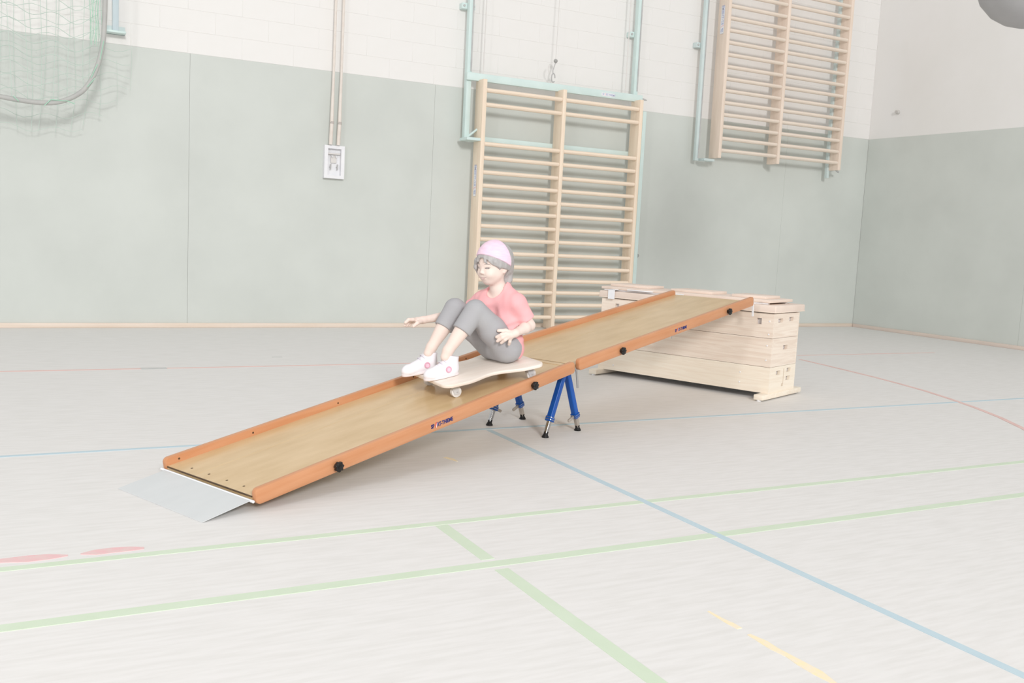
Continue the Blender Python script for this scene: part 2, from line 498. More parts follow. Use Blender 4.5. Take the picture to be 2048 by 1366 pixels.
# ------------------------------------------------------------------ trestle
tre = empty('trestle', FR @ Matrix.Translation((2.036, .327, 0)), 'blue steel folding trestle standing under the joint of the ramp', 'trestle')
AP = .345
B().tube([(0, -.235, AP), (0, .235, AP)], .016, 14).build('crossbar', M_blue, tre, smooth=True)
def oriented(p, q):
    """frame at p with z towards q, x roughly across"""
    p, q = Vector(p), Vector(q)
    zz = (q - p).normalized()
    yy_ = Vector((0, 1, 0))
    xx = yy_.cross(zz).normalized()
    yy_ = zz.cross(xx)
    return axes(p, xx, yy_, zz), (q - p).length
for yk in (-.195, .194):
    for sx in (-1, 1):
        foot = (sx * .145, yk, .018)
        xf, ln = oriented(foot, (sx * .010, yk, AP))
        w = .0155
        cl = .074 if sx < 0 else .068
        leg = B().prism(rrect(-w, w, -w, w, .004, 3), ln - cl, 2, cl).build('leg', M_blue, tre, smooth=True, bevel=.001, seg=1, xf=xf)
        B().prism(rrect(-w - .004, w + .004, -w - .004, w + .004, .006, 3), .026, 2, cl - .004).build('clamp_collar', M_blue, leg, smooth=True, bevel=.002, xf=xf)
        B().prism(rrect(-w - .0055, w + .0055, -w - .0055, w + .0055, .006, 3), .0022, 2, cl + .004).build('collar_ring', M_chr, leg, xf=xf)
        B().prism(rrect(-w - .0055, w + .0055, -w - .0055, w + .0055, .006, 3), .0022, 2, cl + .016).build('collar_ring', M_chr, leg, xf=xf)
        B().prism(rrect(-.0105, .0105, -.0105, .0105, .003, 3), cl + .02 - .004, 2, .004).build('extension_tube', M_chr if sx < 0 else M_gal, leg, smooth=True, bevel=.001, seg=1, xf=xf)
        sg = 1 if sx < 0 else -1
        lv = B().prism(rrect(min(0, sg * .068), max(0, sg * .068), -.008, .008, .006, 3), .010, 1, -.005)
        lv.build('clamp_lever', M_gal, leg, smooth=True, bevel=.002, xf=xf @ Matrix.Translation((0, 0, cl + .008)))
        ft = B().tube([(sx * .145, yk, 0), (sx * .145, yk, .005), (sx * .145, yk, .010), (sx * .142, yk, .019), (sx * .140, yk, .030)], [.0185, .019, .0155, .0115, .0135], 16)
        ft.build('rubber_foot', M_rub, leg, smooth=True)
bx('hook_bracket', (-.11, -.16, AP - .008), (0, -.13, AP + .012), M_blue, tre, bevel=.002)
bx('hook_bracket', (-.11, .13, AP - .008), (0, .16, AP + .012), M_blue, tre, bevel=.002)

# ------------------------------------------------------------------ vaulting box
vb = empty('vaulting_box', FR @ Matrix.Translation((4.12, -.089, 0)), 'pale wooden three tier vaulting box with padded lid under the ramp end', 'vaulting box')
BL, BW = 1.42, .43

def plank(u0, u1, v0, v1, holes, th):
    """board in the u-v plane, thickness along w (0..th), with rectangular holes"""
    us = sorted({u0, u1} | {h[0] for h in holes} | {h[1] for h in holes})
    vs_ = sorted({v0, v1} | {h[2] for h in holes} | {h[3] for h in holes})
    nu, nv = len(us) - 1, len(vs_) - 1
    keep = [[not any(h[0] - 1e-6 <= us[i] and us[i + 1] <= h[1] + 1e-6 and h[2] - 1e-6 <= vs_[j] and vs_[j + 1] <= h[3] + 1e-6 for h in holes) for j in range(nv)] for i in range(nu)]
    V, Fc = [], []
    idx = {}
    def vid(i, j, w):
        if (i, j, w) not in idx:
            idx[(i, j, w)] = len(V)
            V.append((us[i], vs_[j], w * th))
        return idx[(i, j, w)]
    for i in range(nu):
        for j in range(nv):
            if not keep[i][j]:
                continue
            Fc.append((vid(i, j, 1), vid(i + 1, j, 1), vid(i + 1, j + 1, 1), vid(i, j + 1, 1)))
            Fc.append((vid(i, j, 0), vid(i, j + 1, 0), vid(i + 1, j + 1, 0), vid(i + 1, j, 0)))
            for (di, dj, a, b) in ((-1, 0, (i, j), (i, j + 1)), (1, 0, (i + 1, j), (i + 1, j + 1)), (0, -1, (i, j), (i + 1, j)), (0, 1, (i, j + 1), (i + 1, j + 1))):
                ii, jj = i + di, j + dj
                if 0 <= ii < nu and 0 <= jj < nv and keep[ii][jj]:
                    continue
                Fc.append((vid(*a, 0), vid(*b, 0), vid(*b, 1), vid(*a, 1)))
    return V, Fc

PT = .022
def section(z0, z1, m, holes_end, holes_long, screws):
    s = bpy.data.objects.new('box_section', None)
    link(s, vb)
    # long boards (faces x=0 and x=BW), short boards (faces y=0 and y=BL)
    V, Fc = plank(0, BL, z0, z1, holes_long, PT)
    B().add([(w, u, v) for u, v, w in V], Fc).build('long_board', m, s)
    B().add([(BW - w, u, v) for u, v, w in V], Fc).build('long_board', m, s)
    V, Fc = plank(PT, BW - PT, z0, z1, holes_end, PT)
    me_ = M_boxe if m is M_box else M_boxe2
    B().add([(u, w, v) for u, v, w in V], Fc).build('end_board', me_, s)
    B().add([(u, BL - w, v) for u, v, w in V], Fc).build('end_board', me_, s)
    B().box((PT + .002, PT + .002, z0 + .004), (BW - PT - .002, BL - PT - .002, z1 - .004)).build('hole_filler', M_boxin, s)  # added filler close behind the holes, its pale grey keeps them from going dark
    for (y, zz) in screws:
        B().tube([(-.004, y, zz), (.002, y, zz)], [.0045, .007], 10).build('screw', M_plw, s)
    return s

g = .0022
section(.045, .228 - g, M_box2, [(.105, .175, .168, .196), (.280, .350, .176, .204), (.226, .238, .100, .205), (.205, .240, .080, .100), (.275, .345, .118, .146)], [], [(1.28, .15), (1.28, .085), (.22, .17), (.22, .10)])
section(.228, .428 - g, M_box, [(.188, .262, .342, .372)], [], [(.035, .376), (.035, .275)])
section(.428, .600 - g, M_box, [(.075, .155, .535, .563), (.255, .330, .540, .568)], [(.088, .125, .520, .562), (1.26, 1.295, .520, .562)], [(.030, .545), (.030, .455)])
lidp = bpy.data.objects.new('box_lid', None)
link(lidp, vb)
bx('lid_pad', (-.020, -.018, .603), (BW + .045, BL + .018, .655), M_lid, lidp, bevel=.010, seg=3)
bx('lid_seam', (-.0215, -.0195, .605), (BW + .0465, BL + .0195, .611), M_box, lidp, bevel=.002)
for y in (-.012, BL - .055):
    sk = bx('skid', (-.105, y, .008), (BW + .11, y + .07, .045), M_box2, vb, bevel=.006)
    for x in (-.085, BW + .085):
        B().tube([(x, y + .035, 0), (x, y + .035, .010)], .016, 12).build('glide', M_plw, sk)
bx('latch', (-.003, .63, .452), (.001, .675, .472), M_plw, vb, bevel=.001)
for y in (.93, .78):
    bx('joint_mark', (-.0006, y, .345), (.002, y + .006, .39), M_boxin, vb)

# landing board lying on the lid
ZL = .656
lb = empty('landing_board', FR @ Matrix.Translation((4.125, -.07, ZL)), 'pale board with raised cross cleats lying on the vaulting box lid', 'board')
bx('plank', (0.02, .03, .012), (.40, 1.43, .032), M_lid, lb, bevel=.003)
for y0, y1 in ((.10, .36), (.52, .86), (1.06, 1.40)):
    bx('cleat', (.10, y0, .032), (.34, y1, .052), M_lid, lb, bevel=.003)
bx('runner', (.03, .05, 0), (.06, 1.41, .012), M_plw, lb, bevel=.002)
bx('runner', (.33, .05, 0), (.36, 1.41, .012), M_plw, lb, bevel=.002)
bx('edge_strip', (-.004, .96, .014), (.02, 1.18, .022), M_plw, lb, bevel=.002)
bx('edge_strip', (-.004, .70, .014), (.02, .84, .022), M_plw, lb, bevel=.002)
br = bx('hanging_bracket', (-.034, 1.27, -.060), (-.030, 1.33, .014), M_plw, lb, bevel=.001, seg=1)
bx('bracket_arm', (-.034, 1.27, .010), (.02, 1.33, .014), M_plw, br)

# ------------------------------------------------------------------ wall bars
rung_proto = {}
def wallbars(label, xs, z0, z1, rungs, m, mr, depth, sticker):
    yF = 9.29
    r = empty('wall_bars', Matrix.Translation((xs[1], yF + depth / 2, z0)), label, 'wall bars')
    MIv = Matrix.Translation((-xs[1], -(yF + depth / 2), -z0))
    for i, x in enumerate(xs):
        w = .026
        w = .023
        o = B().box((x - w, yF, z0), (x + w, yF + depth, z1))
        o.build('upright', m, r, bevel=.004, smooth=True, xf=MIv)
    for i in range(2):
        ln = xs[i + 1] - xs[i] - .05
        for zz in rungs:
            o = None
            key = (round(ln, 3), mr.name)
            if key not in rung_proto:
                pts = [(.027 * math.cos(a), .0235 * math.sin(a)) for a in [2 * math.pi * k / 10 for k in range(10)]]
                o = B().prism(pts, ln, 0, 0).build('rung', mr, r, smooth=True)
                rung_proto[key] = o
            else:
                o = rung_proto[key].copy()
                link(o)
                o.parent = r
            o.location = (xs[i] + .025 - xs[1], yF + .03 - (yF + depth / 2), zz - z0)
    if sticker:
        x, za_, ln = sticker
        wordmark(r, Vector((x - .0275, yF + depth * .62, za_)) + MIv.translation, (0, 0, 1), (0, -1, 0), (-1, 0, 0) , .040, M_pinkb, M_pinkr, M_tag, .0006, M_tag)
    return r

rz1 = [2.555, 2.405, 1.995, 1.848, 1.697, 1.556, 1.413, 1.276, 1.127, .985, .837, .693, .550, .417, .278, .140]
wallbars('pale wooden wall bars reaching down to the floor behind the girl', (4.46, 5.44, 6.47), .01, 2.665, rz1, M_bar, M_rung, .185, (4.46, 1.46, .5))
rz2 = [2.195 + .1425 * i for i in range(17)]
wallbars('pale wooden wall bars hoisted halfway up the wall near the corner', (7.66, 8.60, 9.665), 2.10, 4.60, rz2, M_bar2, M_rung2, .185, (7.66, 3.60, .5))

def bracket(parent, x, y, z, m):
    o = bx('bracket', (x - .075, y + .02, z - .03), (x + .075, YW, z + .03), m, parent, bevel=.003)
    for s in (-1, 1):
        B().tube([(x + s * .055, y + .024, z), (x + s * .055, y + .008, z)], .012, 8).build('bolt', M_hook, o)

f1 = empty('hoist_frame', None, 'mint green steel hoist frame around the lower wall bars', 'steel frame')
bx('post', (4.315, 9.45, 2.04), (4.370, 9.52, 5.2), M_mint, f1, bevel=.004)
bx('post_groove', (4.350, 9.446, 2.75), (4.367, 9.452, 5.2), M_hook, f1)
bx('post', (6.455, 9.45, 2.70), (6.51, 9.52, 5.2), M_mint, f1, bevel=.004)
bx('post_groove', (6.490, 9.446, 2.78), (6.507, 9.452, 5.2), M_hook, f1)
bx('top_beam', (4.30, 9.41, 2.655), (6.56, 9.45, 2.735), M_mint, f1, bevel=.004)
bx('lower_beam', (4.46, 9.48, 2.030), (6.47, 9.51, 2.085), M_mint, f1, bevel=.004)
bx('side_strip', (6.585, 9.42, .01), (6.635, 9.47, 2.56), M_mint, f1, bevel=.004)
B().box((4.28, 9.30, 2.02), (4.46, 9.50, 2.05)).build('foot_bracket', M_mint, f1, bevel=.004)
B().tube([(4.34, 9.47, 2.05), (4.44, 9.40, 2.15)], .012, 8).build('brace', M_mint, f1)
bracket(f1, 4.335, 9.50, 3.43, M_mint)
bracket(f1, 6.48, 9.50, 3.43, M_mint)
B().tube([(6.54, 9.43, 2.70), (6.63, 9.43, 2.69)], [.02, .006], 8).build('end_bolt', M_hook, f1)
for x in (4.50, 6.33):
    B().tube([(x, 9.44, 2.73), (x + .01, 9.44, 5.2)], .006, 8).build('cable', M_cable, f1)
st = empty('frame_mark', None)
st.parent = f1
wordmark(st, (6.00, 9.4085, 2.680), (1, 0, 0), (0, 0, 1), (0, -1, 0), .022, M_pinkb, M_pinkr, M_tag, .0005, M_tag)
bpy.context.view_layer.update()
for ch in list(st.children):
    ch.parent = f1
bpy.data.objects.remove(st)

ck = empty('cable_hook', Matrix.Translation((5.37, 9.42, 2.74)), 'grey snap hook on a thin cable above the lower wall bars', 'hook')
B().tube([(0, 0, .25), (.03, 0, 2.4)], .004, 8).build('cable', M_cable, ck)
B().sphere((0, 0, .24), .022, 12, 8).build('stopper', M_plug, ck, smooth=True)
B().tube([(0, 0, .22), (-.03, 0, .13), (-.025, 0, .10)], .006, 8).build('rod', M_hook, ck)
lp = [(-.02 + .022 * math.cos(a), 0, .055 + .048 * math.sin(a)) for a in [2 * math.pi * k / 16 for k in range(15)]]
B().tube(lp, .007, 8).build('carabiner', M_hook, ck, smooth=True)
lp2 = [(-.06 + .03 * math.cos(a), 0, .15 + .05 * math.sin(a)) for a in [math.pi * .5 + math.pi * k / 10 for k in range(11)]]
B().tube(lp2, .004, 8).build('safety_loop', M_cable, ck, smooth=True)

f2 = empty('hoist_frame', None, 'thin mint green steel posts beside the hoisted wall bars', 'steel frame')
bx('post', (7.425, 9.46, 2.06), (7.475, 9.51, 5.2), M_mint2, f2, bevel=.004)
bx('post_groove', (7.458, 9.456, 2.09), (7.474, 9.462, 5.2), M_hook, f2)
bx('post', (9.62, 9.45, 2.0), (9.66, 9.50, 5.2), M_mint2, f2, bevel=.004)
bx('side_strip', (9.76, 9.42, 2.15), (9.785, 9.45, 5.2), M_mint2, f2, bevel=.004)
bracket(f2, 7.45, 9.50, 3.44, M_mint2)
B().box((7.50, 9.38, 2.06), (7.66, 9.50, 2.09)).build('foot_bracket', M_mint2, f2, bevel=.004)
B().tube([(9.80, 9.43, 2.09), (9.70, 9.40, 2.12)], .012, 8).build('brace', M_hook, f2)

# ------------------------------------------------------------------ pulley ropes and cleat box
for i, (x, lab) in enumerate(((2.885, 'cream pull rope above the cleat box, the one farther from the wall bars'), (2.965, 'cream pull rope above the cleat box, the one nearer the wall bars'))):
    rp = empty('pull_rope', Matrix.Translation((x, 9.52, 1.86)), lab, 'rope')
    d = .016
    B().tube([(-.012, 0, 0), (-.006, 0, .2), (0, 0, .7), (d, 0, 3.4)], [.019, .019, .013, .013], 10).build('rope', M_belt, rp, smooth=True)
    B().tube([(-.004, 0, .205), (-.003, 0, .23)], .021, 10).build('dark_band', M_belt2, rp)
cb = empty('cleat_box', Matrix.Translation((2.925, YW - .003, 1.69)), 'white framed wall box with rope cleats on the grey green wall', 'wall box')
ow, oh, iw, ih = .105, .165, .068, .132
V, Fc = plank(-ow, ow, -oh, oh, [(-iw, iw, -ih, ih)], .06)
B().add([(u, -w, v) for u, v, w in V], Fc).build('frame', M_tag, cb, bevel=.003)
bx('back_plate', (-iw, -.012, -ih), (iw, -.002, ih), M_plw, cb)
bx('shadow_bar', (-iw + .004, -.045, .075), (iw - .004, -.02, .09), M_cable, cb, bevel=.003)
for x in (-.035, .035):
    cl_ = B().tube([(x, -.04, -.075), (x, -.045, -.02)], .007, 8).build('cleat', M_hook, cb)
    B().tube([(x, -.012, -.05), (x, -.045, -.05)], .006, 8).build('cleat_stem', M_hook, cl_)
    lp = [(x + .016 * math.cos(a), -.03, .15 + .022 * math.sin(a)) for a in [2 * math.pi * k / 12 for k in range(12)]]
    B().tube(lp, .005, 6).build('rope_loop', M_plw, cb, smooth=True)
bx('slide', (-.03, -.03, -.01), (.03, -.012, .07), M_cable, cb, bevel=.004)
for x in (-.02, .02):
    B().tube([(x, -.035, .062), (x, -.05, .05)], .009, 8).build('knot', M_plw, cb, smooth=True)

# ------------------------------------------------------------------ hanging net
YN = 9.1
net = empty('hanging_net', Matrix.Translation((.2, YN, 1.9)), 'pale green ball net with grey rim hanging at the upper wall', 'net')
NI = Matrix.Translation((-.2, -YN, -1.9))
rimp = [(.75, 5.0), (.745, 3.4), (.742, 2.86), (.735, 2.62), (.722, 2.467), (.69, 2.33), (.655, 2.23), (.615, 2.15), (.56, 2.075), (.467, 2.01), (.38, 1.972), (.295, 1.955), (.18, 1.952), (.06, 1.96), (-.06, 1.972), (-.5, 2.01), (-1.3, 2.06)]
# smooth the rim polyline
def chaikin(p, n=2):
    for _ in range(n):
        q = [p[0]]
        for a, b in zip(p[:-1], p[1:]):
            q.append(tuple(.75 * x + .25 * y for x, y in zip(a, b)))
            q.append(tuple(.25 * x + .75 * y for x, y in zip(a, b)))
        q.append(p[-1])
        p = q
    return p
rp3 = chaikin(rimp)
B().tube([(x, YN, z) for x, z in rp3], .0205, 12).build('rim', M_rim, net, smooth=True, xf=NI)
def rim_z(x):
    best = None
    for (a, za_), (b, zb_) in zip(rp3[:-1], rp3[1:]):
        if min(a, b) <= x <= max(a, b) and za_ < 3.0:
            t = (x - a) / (b - a) if b != a else 0
            zz = za_ + t * (zb_ - za_)
            best = zz if best is None else min(best, zz)
    return best if best is not None else 1.96
random.seed(4)
nb = B()
sp = .115
xs_ = [.70 - sp * k for k in range(14)]
for k, x in enumerate(xs_):
    zb_ = rim_z(x)
    pts = []
    for j in range(14):
        zz = zb_ + (4.4 - zb_) * j / 13
        pts.append((x + .012 * math.sin(zz * 4 + k) - .03 * max(0, 2.6 - zz) * math.sin(k), YN + .02 + .02 * math.sin(zz * 3 + k * 1.7), zz))
    nb.tube(pts, .0027, 4, False)
for j in range(20):
    zz = 2.02 + sp * j
    pts = []
    for i in range(41):
        x = .735 - 1.8 * i / 40
        if rim_z(x) > zz + .02 or (zz > 2.47 and x > .73):
            continue
        sag = .035 * math.cos((x - .7) / sp * 2 * math.pi / 3) - .05 * math.exp(-((x - .45) / .2) ** 2) + .05 * max(0, x - .5)
        pts.append((x, YN + .02 + .02 * math.sin(zz * 3 + x * 8), zz + sag))
    if len(pts) > 2:
        nb.tube(pts, .0027, 4, False)
tag(nb.build('net_front', M_net, net, xf=NI), kind='stuff')
# back layer of the net, hanging lower and wider
nb = B()
for k in range(16):
    x = .98 - sp * k
    zb_ = 1.74 + max(0, x - .35) ** 2 * 1.1
    pts = [(x + .015 * math.sin(zz * 3 + k * 2) - .12 * max(0, 2.1 - zz) * (1 if x > .2 else 0), YN + .36, zz) for zz in [zb_ + (4.4 - zb_) * j / 12 for j in range(13)]]
    if x < .78:
        nb.tube(pts, .0024, 4, False)
    else:
        nb.tube([p for p in pts if p[2] < 2.6] if len([p for p in pts if p[2] < 2.6]) > 2 else pts[:3], .0014, 4, False)
for j in range(19):
    zz = 1.80 + sp * j
    x1_ = min(.98, .35 + math.sqrt(max(.0, (zz - 1.74) / 1.1)))
    if zz > 2.5:
        x1_ = .76
    pts = []
    for i in range(31):
        x = x1_ - 1.9 * i / 30
        pts.append((x, YN + .36, zz + .025 * math.cos(x / sp * 2.1 + j) - .04 * math.sin((x + .2) * 4)))
    nb.tube(pts, .0022, 4, False)
tag(nb.build('net_back', M_net, net, xf=NI), kind='stuff')
# gathered strands beside the rim
nb = B()
for k in range(12):
    x = .715 - .0085 * k
    lo_ = 2.50 - .0 * k + .03 * math.sin(k * 2.3)
    pts = [(x + .018 * math.sin(zz * 5 + k * 1.3) * (1 - .3 * math.cos(k)), YN + .03 + .015 * math.sin(k), zz) for zz in [lo_ + (4.4 - lo_) * j / 16 for j in range(17)]]
    nb.tube(pts, .0022, 4, False)
tag(nb.build('gathered_strands', M_netg, net, xf=NI), kind='stuff')
# lashings round the rim
def lash(a, b, n=5):
    B().tube([(a[0], YN - .022, a[1]), ((a[0] + b[0]) / 2, YN - .027, (a[1] + b[1]) / 2), (b[0], YN - .022, b[1])], .004, 6).build('lashing', M_netg, net, xf=NI)
lash((.27, 1.93), (.32, 1.985)); lash((.32, 1.985), (.43, 1.985)); lash((.43, 1.99), (.50, 1.97))
lash((.04, 1.985), (.08, 1.945)); lash((.60, 2.12), (.66, 2.20)); lash((.63, 2.20), (.68, 2.32)); lash((.70, 2.36), (.73, 2.52))

np_ = empty('ceiling_post', Matrix.Translation((.862, 9.5, 2.67)), 'pale blue steel post ending in a foot bracket beside the net', 'post')
bx('post', (-.028, -.02, .012), (.024, .03, 2.5), M_bluegrey, np_, bevel=.004)
bx('foot_plate', (-.075, -.03, 0), (.085, .08, .02), M_mint, np_, bevel=.003)
bx('wall_plate', (-.075, .06, .0), (.085, .10, .07), M_mint2, np_, bevel=.003)

# ------------------------------------------------------------------ small wall fittings and hanging bag
def fitting(loc, lab, m, r=.028):
    o = B()
    ax = Vector((0, -1, 0)) if loc[1] > 9.4 else Vector((-1, 0, 0))
    p = Vector(loc)
    o.tube([p, p + ax * .02, p + ax * .03, p + ax * .05], [r * 1.1, r, r * .7, r * .85], 14)
    ob = o.build('wall_fitting', m, smooth=True)
    tag(ob, lab, 'wall fitting')
fitting((6.72, YW - .004, .87), 'small dark round fitting on the green wall beside the lower wall bars', M_plug)
fitting((9.87, YW, 3.20), 'small dark round fitting on the white wall beside the hoisted wall bars', M_plug)
fitting((XW, 9.14, 2.92), 'small pale round fitting on the white right wall', M_plug2, .026)

bagc = Vector((1.4137 * 3.6, 3.6, 1.05 + .44 * 3.6))
bag = empty('hanging_bag', Matrix.Translation(bagc), 'dark grey rounded bag hanging from the ceiling before the right wall', 'hanging bag')
R0 = .285
prof = [(-.98, .16), (-.90, .42), (-.75, .66), (-.5, .87), (-.2, .98), (.2, 1.0), (1.2, 1.0), (2.2, 1.0), (2.5, .9), (2.6, .6), (2.63, .2)]
B().tube([(0, 0, z * R0) for z, r in prof], [r * R0 for z, r in prof], 40).build('bag_body', M_bag, bag, smooth=True)
B().tube([(0, 0, 2.6 * R0), (0, 0, 2.9)], .015, 8).build('strap', M_hook, bag)

# ------------------------------------------------------------------ scooter board
YAW = 0.30
# girl / board frame: x forward (down the ramp), y to her left, z up; origin below the board centre on floor level
BC = Vector((1.492, .268))
zdeck = lambda s: .024 / 1 + math.tan(PH1) * s + DZ1 / math.cos(PH1)
MB = FR @ Matrix.Translation((BC.x, BC.y, 0)) @ Matrix.Rotation(math.pi - YAW, 4, 'Z')
# board plane slopes with the deck: normal in FR is (-sin, 0, cos)
bxa = Vector((-math.cos(YAW), math.sin(YAW), 0))
nrm = Vector((-math.sin(PH1), 0, math.cos(PH1)))
bxa = (bxa - nrm * bxa.dot(nrm)).normalized()
bya = nrm.cross(bxa)
MSB = FR @ axes((BC.x, BC.y, zdeck(BC.x)), bxa, bya, nrm)
sb = empty('scooter_board', MSB, 'pale wooden scooter board on four casters under the seated girl', 'scooter board')
HL, HW = .285, .195
out = []
N = 120
def side(x):
    u = x / HL
    return HW - .045 * (0.5 + 0.5 * math.cos(math.pi * min(1, abs(u + .02) / .62)))
cr = .05
pts = []
for i in range(41):
    x = HL - cr - (2 * HL - 2 * cr) * i / 40
    pts.append((x, side(x)))
for i in range(1, 8):
    a = math.radians(90 + 90 * i / 8)
    pts.append((-HL + cr + cr * math.cos(a), HW - cr + cr * math.sin(a)))
for i in range(0, 9):
    a = math.radians(180 + 90 * i / 8)
    pts.append((-HL + cr + cr * math.cos(a), -HW + cr + cr * math.sin(a)))
for i in range(1, 41):
    x = -HL + cr + (2 * HL - 2 * cr) * i / 40
    pts.append((x, -side(x)))
for i in range(1, 9):
    a = math.radians(270 + 90 * i / 8)
    pts.append((HL - cr + cr * math.cos(a), -HW + cr + cr * math.sin(a)))
for i in range(0, 8):
    a = math.radians(90 * i / 8)
    pts.append((HL - cr + cr * math.cos(a), HW - cr + cr * math.sin(a)))
CH, BT = .066, .017
B().prism(pts, BT, 2, CH).build('board_top', M_board, sb, smooth=True, bevel=.004)
for cx in (-.215, .215):
    for cy in (-.135, .135):
        c = B().box((cx - .024, cy - .021, CH - .004), (cx + .024, cy + .021, CH)).build('caster', M_cast, sb)
        tx = -.012
        for s in (-1, 1):
            B().prism([(cx - .016, CH - .004), (cx + .018, CH - .004), (cx + tx + .014, .016), (cx + tx - .012, .016)], .003, 1, cy + s * .0135 - .0015).build('fork', M_cast, c)
        B().tube([(cx + tx, cy - .011, .0265), (cx + tx, cy - .009, .0265), (cx + tx, cy + .009, .0265), (cx + tx, cy + .011, .0265)], [.021, .0262, .0262, .021], 20).build('wheel', M_wheel, c, smooth=True)
        B().tube([(cx + tx, cy - .017, .0265), (cx + tx, cy + .017, .0265)], .004, 8).build('axle', M_hook, c)

# ------------------------------------------------------------------ girl: signed distance modelling
class SDF:
    def __init__(s, lo, hi, h):
        s.lo = np.array(lo, float)
        s.h = h
        n = np.ceil((np.array(hi) - s.lo) / h).astype(int) + 1
        s.n = n
        s.ax = [s.lo[i] + h * np.arange(n[i]) for i in range(3)]
        s.v = np.full(tuple(n), 0.08, np.float32)
    def region(s, lo, hi):
        i0 = np.clip(np.floor((np.array(lo) - s.lo) / s.h).astype(int), 0, s.n)
        i1 = np.clip(np.ceil((np.array(hi) - s.lo) / s.h).astype(int) + 1, 0, s.n)
        sl = tuple(slice(a, b) for a, b in zip(i0, i1))
        g = np.meshgrid(*[s.ax[i][sl[i]] for i in range(3)], indexing='ij', sparse=True)
        return sl, g
    def join(s, sl, d, k):
        a = s.v[sl]
        if k > 0:
            hh = np.maximum(k - np.abs(a - d), 0) / k
            s.v[sl] = np.minimum(a, d) - hh * hh * k * .25
        else:
            s.v[sl] = np.minimum(a, d)
    def cap(s, p0, r0, p1, r1, k=.012):
        p0, p1 = np.array(p0, float), np.array(p1, float)
        m = max(r0, r1) + k + .03
        sl, (X, Y, Z) = s.region(np.minimum(p0, p1) - m, np.maximum(p0, p1) + m)
        d = p1 - p0
        L = float(d @ d) + 1e-12
        t = np.clip(((X - p0[0]) * d[0] + (Y - p0[1]) * d[1] + (Z - p0[2]) * d[2]) / L, 0, 1)
        q = np.sqrt((X - p0[0] - t * d[0]) ** 2 + (Y - p0[1] - t * d[1]) ** 2 + (Z - p0[2] - t * d[2]) ** 2) - (r0 + t * (r1 - r0))
        s.join(sl, q.astype(np.float32), k)
        return s
    def chain(s, pts, rs, k=.012):
        for i in range(len(pts) - 1):
            s.cap(pts[i], rs[i], pts[i + 1], rs[i + 1], k)
        return s
    def ell(s, c, r, k=.012, rot=None):
        c, r = np.array(c, float), np.array(r, float)
        m = r.max() + k + .03
        sl, (X, Y, Z) = s.region(c - m, c + m)
        x, y, z = X - c[0], Y - c[1], Z - c[2]
        if rot is not None:      # rot: 3x3, columns = ellipsoid axes
            x, y, z = (x * rot[0][0] + y * rot[1][0] + z * rot[2][0], x * rot[0][1] + y * rot[1][1] + z * rot[2][1], x * rot[0][2] + y * rot[1][2] + z * rot[2][2])
        k0 = np.sqrt((x / r[0]) ** 2 + (y / r[1]) ** 2 + (z / r[2]) ** 2)
        k1 = np.sqrt((x / r[0] ** 2) ** 2 + (y / r[1] ** 2) ** 2 + (z / r[2] ** 2) ** 2) + 1e-9
        s.join(sl, (k0 * (k0 - 1) / k1).astype(np.float32), k)
        return s
    def cut(s, p, n, k=0):
        """remove everything on the side the normal points to"""
        n = np.array(n, float)
        n /= np.linalg.norm(n)
        X, Y, Z = np.meshgrid(*s.ax, indexing='ij', sparse=True)
        d = ((X - p[0]) * n[0] + (Y - p[1]) * n[1] + (Z - p[2]) * n[2]).astype(np.float32)
        s.v = np.maximum(s.v, d)
        return s
    def grid(s):
        return np.meshgrid(*s.ax, indexing='ij', sparse=True)
    def mesh(s, name, m, parent, relax=2):
        v = s.v
        neg = v < 0
        nx, ny, nz = v.shape
        c = np.zeros((nx - 1, ny - 1, nz - 1), np.int8)
        offs = [(i, j, k) for i in (0, 1) for j in (0, 1) for k in (0, 1)]
        for i, j, k in offs:
            c += neg[i:nx - 1 + i, j:ny - 1 + j, k:nz - 1 + k]
        act = np.argwhere((c > 0) & (c < 8))
        idm = np.full(c.shape, -1, np.int32)
        idm[act[:, 0], act[:, 1], act[:, 2]] = np.arange(len(act))
        acc = np.zeros((len(act), 3))
        cnt = np.zeros(len(act))
        for a in offs:
            for ax in range(3):
                if a[ax] == 1:
                    continue
                b = list(a)
                b[ax] = 1
                va = v[act[:, 0] + a[0], act[:, 1] + a[1], act[:, 2] + a[2]]
                vb_ = v[act[:, 0] + b[0], act[:, 1] + b[1], act[:, 2] + b[2]]
                ms = (va < 0) != (vb_ < 0)
                t = np.where(ms, va / np.where(ms, va - vb_, 1), 0)
                p = np.tile(np.array(a, float), (len(act), 1))
                p[:, ax] += t
                acc += p * ms[:, None]
                cnt += ms
        P = s.lo + s.h * (act + acc / cnt[:, None])
        F = []
        for ax in range(3):
            b1, b2 = [(1, 2), (2, 0), (0, 1)][ax]
            sl0 = [slice(1, -1)] * 3
            sl0[ax] = slice(0, -1)
            sl1 = list(sl0)
            sl1[ax] = slice(1, None)
            A, Bn = neg[tuple(sl0)], neg[tuple(sl1)]
            for flip, mk in ((False, A & ~Bn), (True, ~A & Bn)):
                e = np.argwhere(mk)
                e[:, b1] += 1
                e[:, b2] += 1
                q = []
                for d1, d2 in ((0, 0), (-1, 0), (-1, -1), (0, -1)):
                    w = e.copy()
                    w[:, b1] += d1
                    w[:, b2] += d2
                    q.append(idm[w[:, 0], w[:, 1], w[:, 2]])
                q = np.stack(q, 1)
                F.append(q[:, ::-1] if flip else q)
        F = np.concatenate(F)
        F = F[(F >= 0).all(1)]
